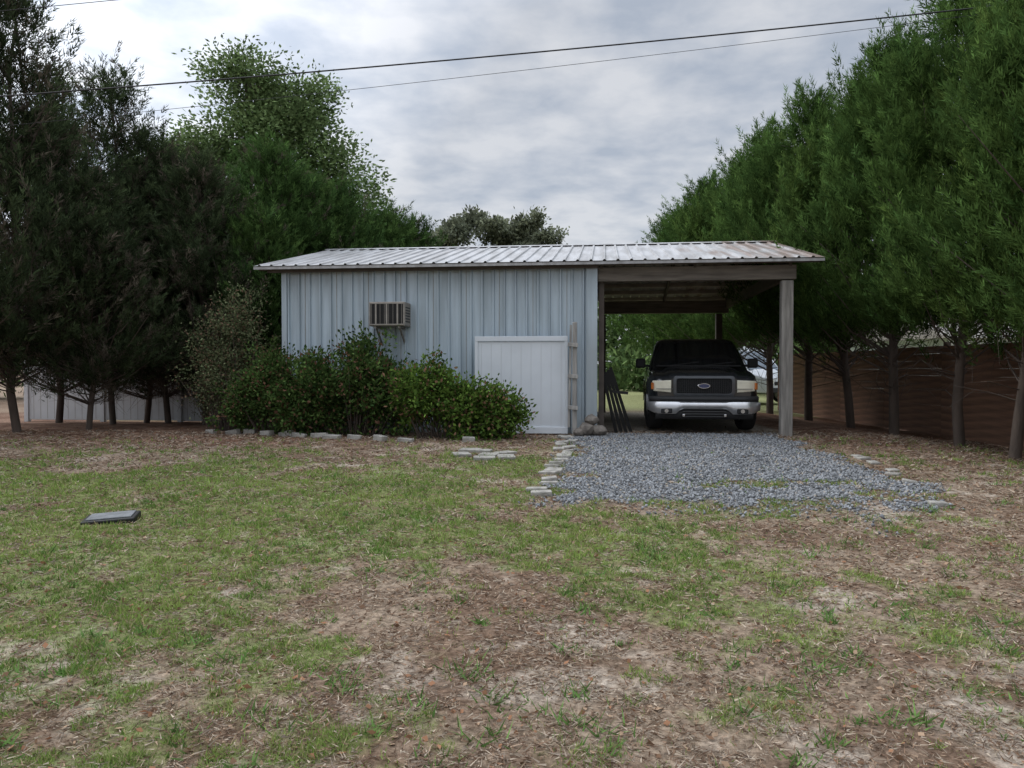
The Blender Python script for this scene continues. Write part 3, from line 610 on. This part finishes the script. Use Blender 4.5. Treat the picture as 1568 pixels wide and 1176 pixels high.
def wheel(name, x, y, r, w, parent, steer=0, side=1):
    e = empty(name, (x, y, r)); e.parent = parent; e.rotation_euler = (0, 0, steer)
    prof = [(r*.62, -w/2), (r*.9, -w/2), (r*.97, -w*.42), (r, -w*.25), (r, w*.25), (r*.97, w*.42), (r*.9, w/2), (r*.62, w/2)]
    n = 32; V = []; F = []
    for i in range(n):
        a_ = 2*math.pi*i/n
        for rr, xx in prof: V.append((xx, rr*math.cos(a_), rr*math.sin(a_)))
    k = len(prof)
    for i in range(n):
        for j in range(k): F.append((i*k+j, i*k+(j+1) % k, ((i+1) % n)*k+(j+1) % k, ((i+1) % n)*k+j))
    pymesh('tyre', V, F, M_tyre, e, smooth=40)
    cyl('rim', r*.62, w*.7, (0, 0, 0), M_rim, e, rot=(0, math.pi/2, 0), bevel=.01)
    cyl('hub', r*.16, w*.2, (side*w*.4, 0, 0), M_chrome, e, rot=(0, math.pi/2, 0), bevel=.005)
    for i in range(5):
        a_ = i*2*math.pi/5; box('slot_%d' % i, (w*.04, r*.14, r*.26), (side*w*.36, math.sin(a_)*r*.4, math.cos(a_)*r*.4), M_black, e, rot=(-a_, 0, 0), bevel=.01)
    return e
tk = empty('pickup_truck', (3.44, 13.82, G+.02), -A-.035)
ys = sorted(set([0, .03, .06, .12, .2, .3, .4, .47, 1.5, 1.52, 1.7, 2.2, 3., 3.5, 3.52, 3.8, 4.02, 5.08, 5.3, 5.5]+[round(c+.47*math.sin(t), 4) for c in (fy, ry) for t in np.linspace(-math.pi/2, math.pi/2, 17)]))
loft('body', [sec(hw(y), (.60 if y < .1 else zbot(y)), ztop(y), y, .045) for y in ys], M_paint, tk, smooth=24)
for s in (-1, 1):
    for c in (fy, ry):
        V = []; K = 19
        for t in np.linspace(-math.pi*.5, math.pi*.5, K):
            yy = c+math.sin(t)*.47; zz = RW+math.cos(t)*.47; yo = c+math.sin(t)*.53; zo = RW+math.cos(t)*.53; w_ = hw(c)
            V += [(s*(w_-.06), yy, zz), (s*(w_+.018), yy, zz), (s*(w_+.012), yo, zo), (s*(w_-.03), yo+.0, zo)]
        F = [(i*4+j, i*4+(j+1) % 4, (i+1)*4+(j+1) % 4, (i+1)*4+j) for i in range(K-1) for j in range(4)]
        pymesh('arch_lip', V, F, M_paint, tk, smooth=40)
def cabring(z, w, y0, y1, rc=.14):
    P = []
    for cx, cy, a0 in ((w-rc, y0+rc, -90), (w-rc, y1-rc, 0), (-w+rc, y1-rc, 90), (-w+rc, y0+rc, 180)):
        for k in range(5):
            a_ = math.radians(a0+k*22.5)
            P.append((cx+rc*math.cos(a_), cy+rc*math.sin(a_), z))
    return P
def cb(z):
    t = (z-1.13)/(1.74-1.13); return .945-.14*t-.04*t*t, 1.2+.87*t, 3.46-.22*t
rings = [cabring(z, *cb(z)) for z in (1.13, 1.4, 1.58, 1.68)]
w_, a0_, a1_ = cb(1.72); rings.append(cabring(1.73, w_-.02, a0_+.03, a1_-.02)); rings.append(cabring(1.768, w_-.1, a0_+.14, a1_-.12)); rings.append(cabring(1.785, w_-.35, a0_+.4, a1_-.4, .1))
loft('cab', rings, M_paint, tk, smooth=40)
V = []; K = 13
for zz in (1.2, 1.45, 1.675):
    w_, yy, _ = cb(zz)
    for k in range(K):
        s = -1+2*k/(K-1); xx = s*(w_-.045); d_ = max(0, abs(xx)-(w_-.14)); V.append((xx, yy-.01+(.14-math.sqrt(max(0, .14**2-d_**2))), zz))
F = [(r_*K+k, r_*K+k+1, (r_+1)*K+k+1, (r_+1)*K+k) for r_ in range(2) for k in range(K-1)]
pymesh('windshield', V, F, M_glass, tk, smooth=60)
box('cowl', (1.6, .12, .03), (0, 1.2, 1.215), M_black, tk, bevel=.01)
for s in (-1, 1):
    for nm, ya, yb in (('front_window', 0, .48), ('rear_window', .52, .97)):
        V = []
        for zz in (1.24, 1.65):
            w_, p, q = cb(zz); p += .24; q -= .14
            V += [(s*(w_+.006), p+(q-p)*ya, zz), (s*(w_+.006), p+(q-p)*yb, zz)]
        pymesh(nm, V, [(0, 1, 3, 2)], M_glass, tk)
    box('mirror', (.2, .12, .19), (s*1.1, 1.72, 1.27), M_black, tk, bevel=.035); box('mirror_arm', (.18, .05, .05), (s*1.0, 1.72, 1.22), M_black, tk, bevel=.01)
    V = []; K = 7
    for zz in (.735, .955):
        for k in range(K):
            t = k/(K-1); xx = .575+(.91-.575)*t; yy = -.055+.03*t+.11*max(0, t-.6)**1.6*2.0
            V.append((s*(xx-(.02 if zz < .8 else 0)*t), yy, zz-.012*t*(1 if zz > .8 else -2)))
    V += [(x_*.995, y_+.12, z_) for x_, y_, z_ in V]; n2 = 2*K
    F = [(k, k+1, K+k+1, K+k) for k in range(K-1)]+[(n2+k, n2+k+1, n2+K+k+1, n2+K+k) for k in range(K-1)]+[(k, k+1, n2+k+1, n2+k) for k in range(K-1)]+[(K+k, K+k+1, n2+K+k+1, n2+K+k) for k in range(K-1)]+[(0, K, n2+K, n2), (K-1, 2*K-1, n2+2*K-1, n2+K-1)]
    pymesh('headlamp', V, F, M_lens, tk, smooth=50, bevel=.01)
    box('lamp_divider', (.3, .012, .010), (s*.69, -.062, .80), M_gsur, tk, rot=(0, 0, s*.08), bevel=0)
    box('turn_signal', (.04, .04, .12), (s*.905, .0, .85), M_amber, tk, rot=(0, 0, s*.7))
    box('fog_recess', (.2, .03, .09), (s*.66, -.128, .41), M_black, tk, rot=(0, 0, s*.12), bevel=.02)
    cyl('fog_lamp', .035, .02, (s*.66, -.145, .41), M_chrome, tk, rot=(math.pi/2, 0, 0))
    box('tow_hook', (.05, .06, .05), (s*.36, -.14, .33), M_chrome, tk, bevel=.01)
    box('wiper', (.55, .015, .015), (s*.33+.08, 1.255, 1.26), M_black, tk, rot=(0, -.12, 0), bevel=0)
def rrect(w, h, r, n=5):
    P = []
    for cx, cz, a0 in ((w-r, h-r, 0), (-w+r, h-r, 90), (-w+r, -h+r, 180), (w-r, -h+r, 270)):
        for k in range(n):
            a_ = math.radians(a0+90*k/(n-1)); P.append((cx+r*math.cos(a_), cz+r*math.sin(a_)))
    return P
o_ = rrect(.54, .185, .06); i_ = rrect(.48, .135, .04); n = len(o_)
V = [(x_, 0, z_) for x_, z_ in o_]+[(x_, -.012, z_) for x_, z_ in i_]+[(x_, .08, z_) for x_, z_ in o_]+[(x_, .06, z_) for x_, z_ in i_]
F = []
for i in range(n):
    j = (i+1) % n; F += [(i, j, n+j, n+i), (i, 2*n+i, 2*n+j, j), (n+i, n+j, 3*n+j, 3*n+i)]
pymesh('grille_frame', V, F, M_gsur, tk, loc=(0, -.055, .85), smooth=40, bevel=.006)
box('grille_back', (.97, .02, .28), (0, -.005, .85), M_black, tk, bevel=0)
for k in range(7): box('grille_bar_%d' % k, (.95, .016, .006), (0, -.035, .85-.105+k*.035), M_gdark, tk, bevel=0)
for k in range(25): box('grille_slat_%d' % k, (.005, .014, .25), (-.456+k*.038, -.032, .85), M_gdark, tk, bevel=0)
V = []; n = 28
for yy, sc_ in ((0, 1.), (-.02, 1.), (-.028, .9)):
    for i in range(n): a_ = 2*math.pi*i/n; V.append((.115*sc_*math.cos(a_), yy, .05*sc_*math.sin(a_)))
F = [(r_*n+i, r_*n+(i+1) % n, (r_+1)*n+(i+1) % n, (r_+1)*n+i) for r_ in range(2) for i in range(n)]
pymesh('badge_rim', V, F+[tuple(2*n+i for i in range(n))], M_chrome, tk, loc=(0, -.045, .855))
V = [(.094*math.cos(2*math.pi*i/n), 0, .036*math.sin(2*math.pi*i/n)) for i in range(n)]
pymesh('badge_field', V, [tuple(range(n))], M_badge, tk, loc=(0, -.0755, .855))
def bsec(x, y, zb, zt, t=.14):
    h = zt-zb
    return [(x, y+t, zb), (x, y+.03, zb), (x, y, zb+h*.2), (x, y-.012, zb+h*.5), (x, y, zb+h*.82), (x, y+.03, zt), (x, y+t, zt)]
R_ = []
for x_ in np.linspace(-.995, .995, 33):
    ax_ = abs(x_); yy = -.15+.05*ax_**2+.17*max(0, (ax_-.75)/.235)**2; zb = lerp(ax_, [0, .40, .50, .85, .995], [.44, .44, .35, .36, .42]); zt = lerp(ax_, [0, .9, .995], [.57, .57, .555])
    R_.append(bsec(float(x_), yy, zb, zt))
loft('front_bumper', R_, M_chromed, tk, smooth=40)
R_ = [bsec(float(x_), -.11+.05*abs(x_)**2+.15*max(0, (abs(x_)-.75)/.235)**2, .565, .67, .12) for x_ in np.linspace(-.96, .96, 21)]
loft('bumper_pad', R_, M_black, tk, smooth=40)
loft('lower_valance', [bsec(float(x_), -.09+.05*x_*x_, .26, .45, .1) for x_ in np.linspace(-.85, .85, 15)], M_black, tk, smooth=40)
for k in range(3): box('intake_bar_%d' % k, (.76, .02, .012), (0, -.112, .31+k*.045), M_gsur, tk, bevel=0)
for s in (-1, 1):
    wheel('front_wheel', s*.85, fy, RW, .26, tk, steer=.12, side=s); wheel('rear_wheel', s*.85, ry, RW, .26, tk, side=s)
box('chassis', (1.4, 4.6, .2), (0, 2.9, .45), M_black, tk); box('front_axle', (1.4, .15, .15), (0, fy, .38), M_black, tk)
box('rear_bumper', (1.9, .15, .2), (0, 5.58, .55), M_chrome, tk, bevel=.03)
cyl('antenna', .004, .7, (-.86, 1.15, 1.5), M_black, tk, n=6)

vn = empty('white_van', (10.2, 29.0, .15), math.radians(28))
vt = lambda y: float(np.interp(y, [0, .1, .9, 1.7, 2.1, 5, 5.2], [.9, 1.0, 1.2, 2.05, 2.15, 2.15, 2.0]))
vw = lambda y: float(np.interp(y, [0, .15, .5, 5.2], [.8, .9, .98, .96]))
def vzb(y):
    z = .4
    for c in (.95, 4.1):
        d_ = abs(y-c)
        if d_ < .42: z = max(z, .33+math.sqrt(.42**2-d_**2))
    return z
yv = [0, .1, .3, .5, .55, .65, .8, .95, 1.1, 1.25, 1.36, 1.4, 1.7, 2.1, 3., 3.66, 3.7, 3.8, 3.95, 4.1, 4.25, 4.4, 4.5, 4.55, 5., 5.2]
loft('body', [sec(vw(y), vzb(y), vt(y), y, .05) for y in yv], M_vanw, vn, smooth=30)
pymesh('windshield', [(-.78, .93, 1.27), (.78, .93, 1.27), (.70, 1.6, 1.98), (-.70, 1.6, 1.98)], [(0, 1, 2, 3)], M_vglass, vn, solid=.03)
for s in (-1, 1):
    for k, (ya, yb) in enumerate([(1.5, 2.3), (2.45, 3.5), (3.65, 4.8)]):
        box('side_window_%d_%d' % (k, s > 0), (.03, yb-ya, .5), (s*.975, (ya+yb)/2, 1.62), M_vglass, vn, bevel=.01)
    box('headlamp_%d' % (s > 0), (.28, .1, .16), (s*.66, .02, .82), M_lens, vn, rot=(0, 0, s*.3), bevel=.03); box('mirror_%d' % (s > 0), (.18, .1, .2), (s*1.1, 1.3, 1.35), M_black, vn, bevel=.03)
    wheel('front_wheel', s*.84, .95, .33, .22, vn, side=s); wheel('rear_wheel', s*.84, 4.1, .33, .22, vn, side=s)
box('grille', (.9, .04, .14), (0, -.005, .76), M_black, vn, bevel=.01); box('bumper', (1.6, .12, .2), (0, -.01, .5), M_black, vn, bevel=.04)

# ------------------------------------------------------------------ overhead cables
def cable(name, p1, p2, sag, r):
    p1, p2 = np.array(p1, float), np.array(p2, float); B = Buf(); t = np.linspace(0, 1, 40)
    P = p1+(p2-p1)*t[:, None]; P[:, 2] -= sag*4*t*(1-t); tube(B, P, np.full(40, r), 6)
    return add_obj(name, B.mesh(name, [M_cable]))
cable('power_line', (-24, 12, 4.85), (26, 12, 9.5), .75, .012)
cable('utility_cable', (-24, 12.3, 4.0), (26, 12.3, 9.8), .6, .004)
cable('utility_cable', (-24, 12.1, 5.65), (26, 12.1, 10.8), .3, .006)
for x_, h_ in ((-24, 7), (26, 11.3)):
    B = Buf(); tube(B, [(0, 0, -.5), (0, 0, h_)], [.16, .11], 10); tube(B, [(-.9, 0, h_-.6), (.9, 0, h_-.6)], [.05, .05], 6)
    add_obj('utility_pole', B.mesh('utility_pole', [M_bark]), None, (x_, 12.15, 0))

# ------------------------------------------------------------------ sky, sun
w = bpy.data.worlds.new('World'); scene.world = w; w.use_nodes = True
nt = w.node_tree; N = nt.nodes; L = nt.links; bgn = N['Background']
el, az = math.radians(40), math.radians(-60)
sky = N.new('ShaderNodeTexSky'); sky.sky_type = 'NISHITA'; sky.sun_disc = False; sky.sun_elevation = el; sky.sun_rotation = az
tc = N.new('ShaderNodeTexCoord'); sx = N.new('ShaderNodeSeparateXYZ'); L.new(tc.outputs['Generated'], sx.inputs[0])
mz = N.new('ShaderNodeMath'); mz.operation = 'MAXIMUM'; L.new(sx.outputs[2], mz.inputs[0]); mz.inputs[1].default_value = 0
az_ = N.new('ShaderNodeMath'); az_.operation = 'ADD'; L.new(mz.outputs[0], az_.inputs[0]); az_.inputs[1].default_value = .16
dv = N.new('ShaderNodeVectorMath'); dv.operation = 'DIVIDE'; L.new(tc.outputs['Generated'], dv.inputs[0])
cb_ = N.new('ShaderNodeCombineXYZ'); [L.new(az_.outputs[0], cb_.inputs[i]) for i in range(3)]; L.new(cb_.outputs[0], dv.inputs[1])
def noise_n(scale, det, rough, dist):
    cn = N.new('ShaderNodeTexNoise'); cn.inputs['Scale'].default_value = scale; cn.inputs['Detail'].default_value = det; cn.inputs['Roughness'].default_value = rough; cn.inputs['Distortion'].default_value = dist
    L.new(dv.outputs[0], cn.inputs['Vector']); return cn
c1 = noise_n(1.7, 4, .5, .1); c2 = noise_n(6.5, 5, .52, .15)
mm = N.new('ShaderNodeMix'); mm.data_type = 'FLOAT'; mm.inputs[0].default_value = .45; L.new(c1.outputs['Fac'], mm.inputs[2]); L.new(c2.outputs['Fac'], mm.inputs[3])
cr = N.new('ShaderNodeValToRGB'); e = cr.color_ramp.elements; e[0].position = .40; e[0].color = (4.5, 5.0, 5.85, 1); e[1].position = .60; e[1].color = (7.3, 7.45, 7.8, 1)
L.new(mm.outputs[0], cr.inputs[0])
sd = Vector((math.sin(az)*math.cos(el), math.cos(az)*math.cos(el), math.sin(el)))
dt = N.new('ShaderNodeVectorMath'); dt.operation = 'DOT_PRODUCT'; L.new(tc.outputs['Generated'], dt.inputs[0]); dt.inputs[1].default_value = sd
pw = N.new('ShaderNodeMapRange'); pw.inputs[1].default_value = .6; pw.inputs[2].default_value = 1.; pw.inputs[3].default_value = 0; pw.inputs[4].default_value = 1.6; L.new(dt.outputs['Value'], pw.inputs[0])
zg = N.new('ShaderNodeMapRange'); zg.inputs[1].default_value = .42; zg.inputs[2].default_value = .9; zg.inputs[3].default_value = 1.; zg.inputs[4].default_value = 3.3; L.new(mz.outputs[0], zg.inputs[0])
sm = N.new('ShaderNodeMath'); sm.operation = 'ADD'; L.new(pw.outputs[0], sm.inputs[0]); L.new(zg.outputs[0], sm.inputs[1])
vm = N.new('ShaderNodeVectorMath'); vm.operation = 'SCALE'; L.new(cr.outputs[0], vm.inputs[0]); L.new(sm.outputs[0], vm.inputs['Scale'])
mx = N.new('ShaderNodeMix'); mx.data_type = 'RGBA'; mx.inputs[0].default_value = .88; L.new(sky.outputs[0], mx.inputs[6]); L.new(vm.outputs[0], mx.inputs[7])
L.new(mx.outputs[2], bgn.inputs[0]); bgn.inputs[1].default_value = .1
sun = bpy.data.lights.new('sun', 'SUN'); sun.energy = 1.3; sun.angle = math.radians(25); sun.color = (1, .96, .9)
so = bpy.data.objects.new('sun', sun); col.objects.link(so); so.rotation_euler = (-sd).to_track_quat('-Z', 'Y').to_euler(); so.location = (-10, 10, 20)

# ------------------------------------------------------------------ camera
cd = bpy.data.cameras.new('camera'); co = bpy.data.objects.new('camera', cd); col.objects.link(co)
cd.sensor_width = 36; cd.lens = 27.1; cd.clip_end = 2000; cd.clip_start = .05
co.location = (0, 0, 1.5); co.rotation_euler = (math.radians(90-1.21), 0, 0)
scene.camera = co
scene.view_settings.view_transform = 'Standard'; scene.view_settings.look = 'None'; scene.view_settings.exposure = 0
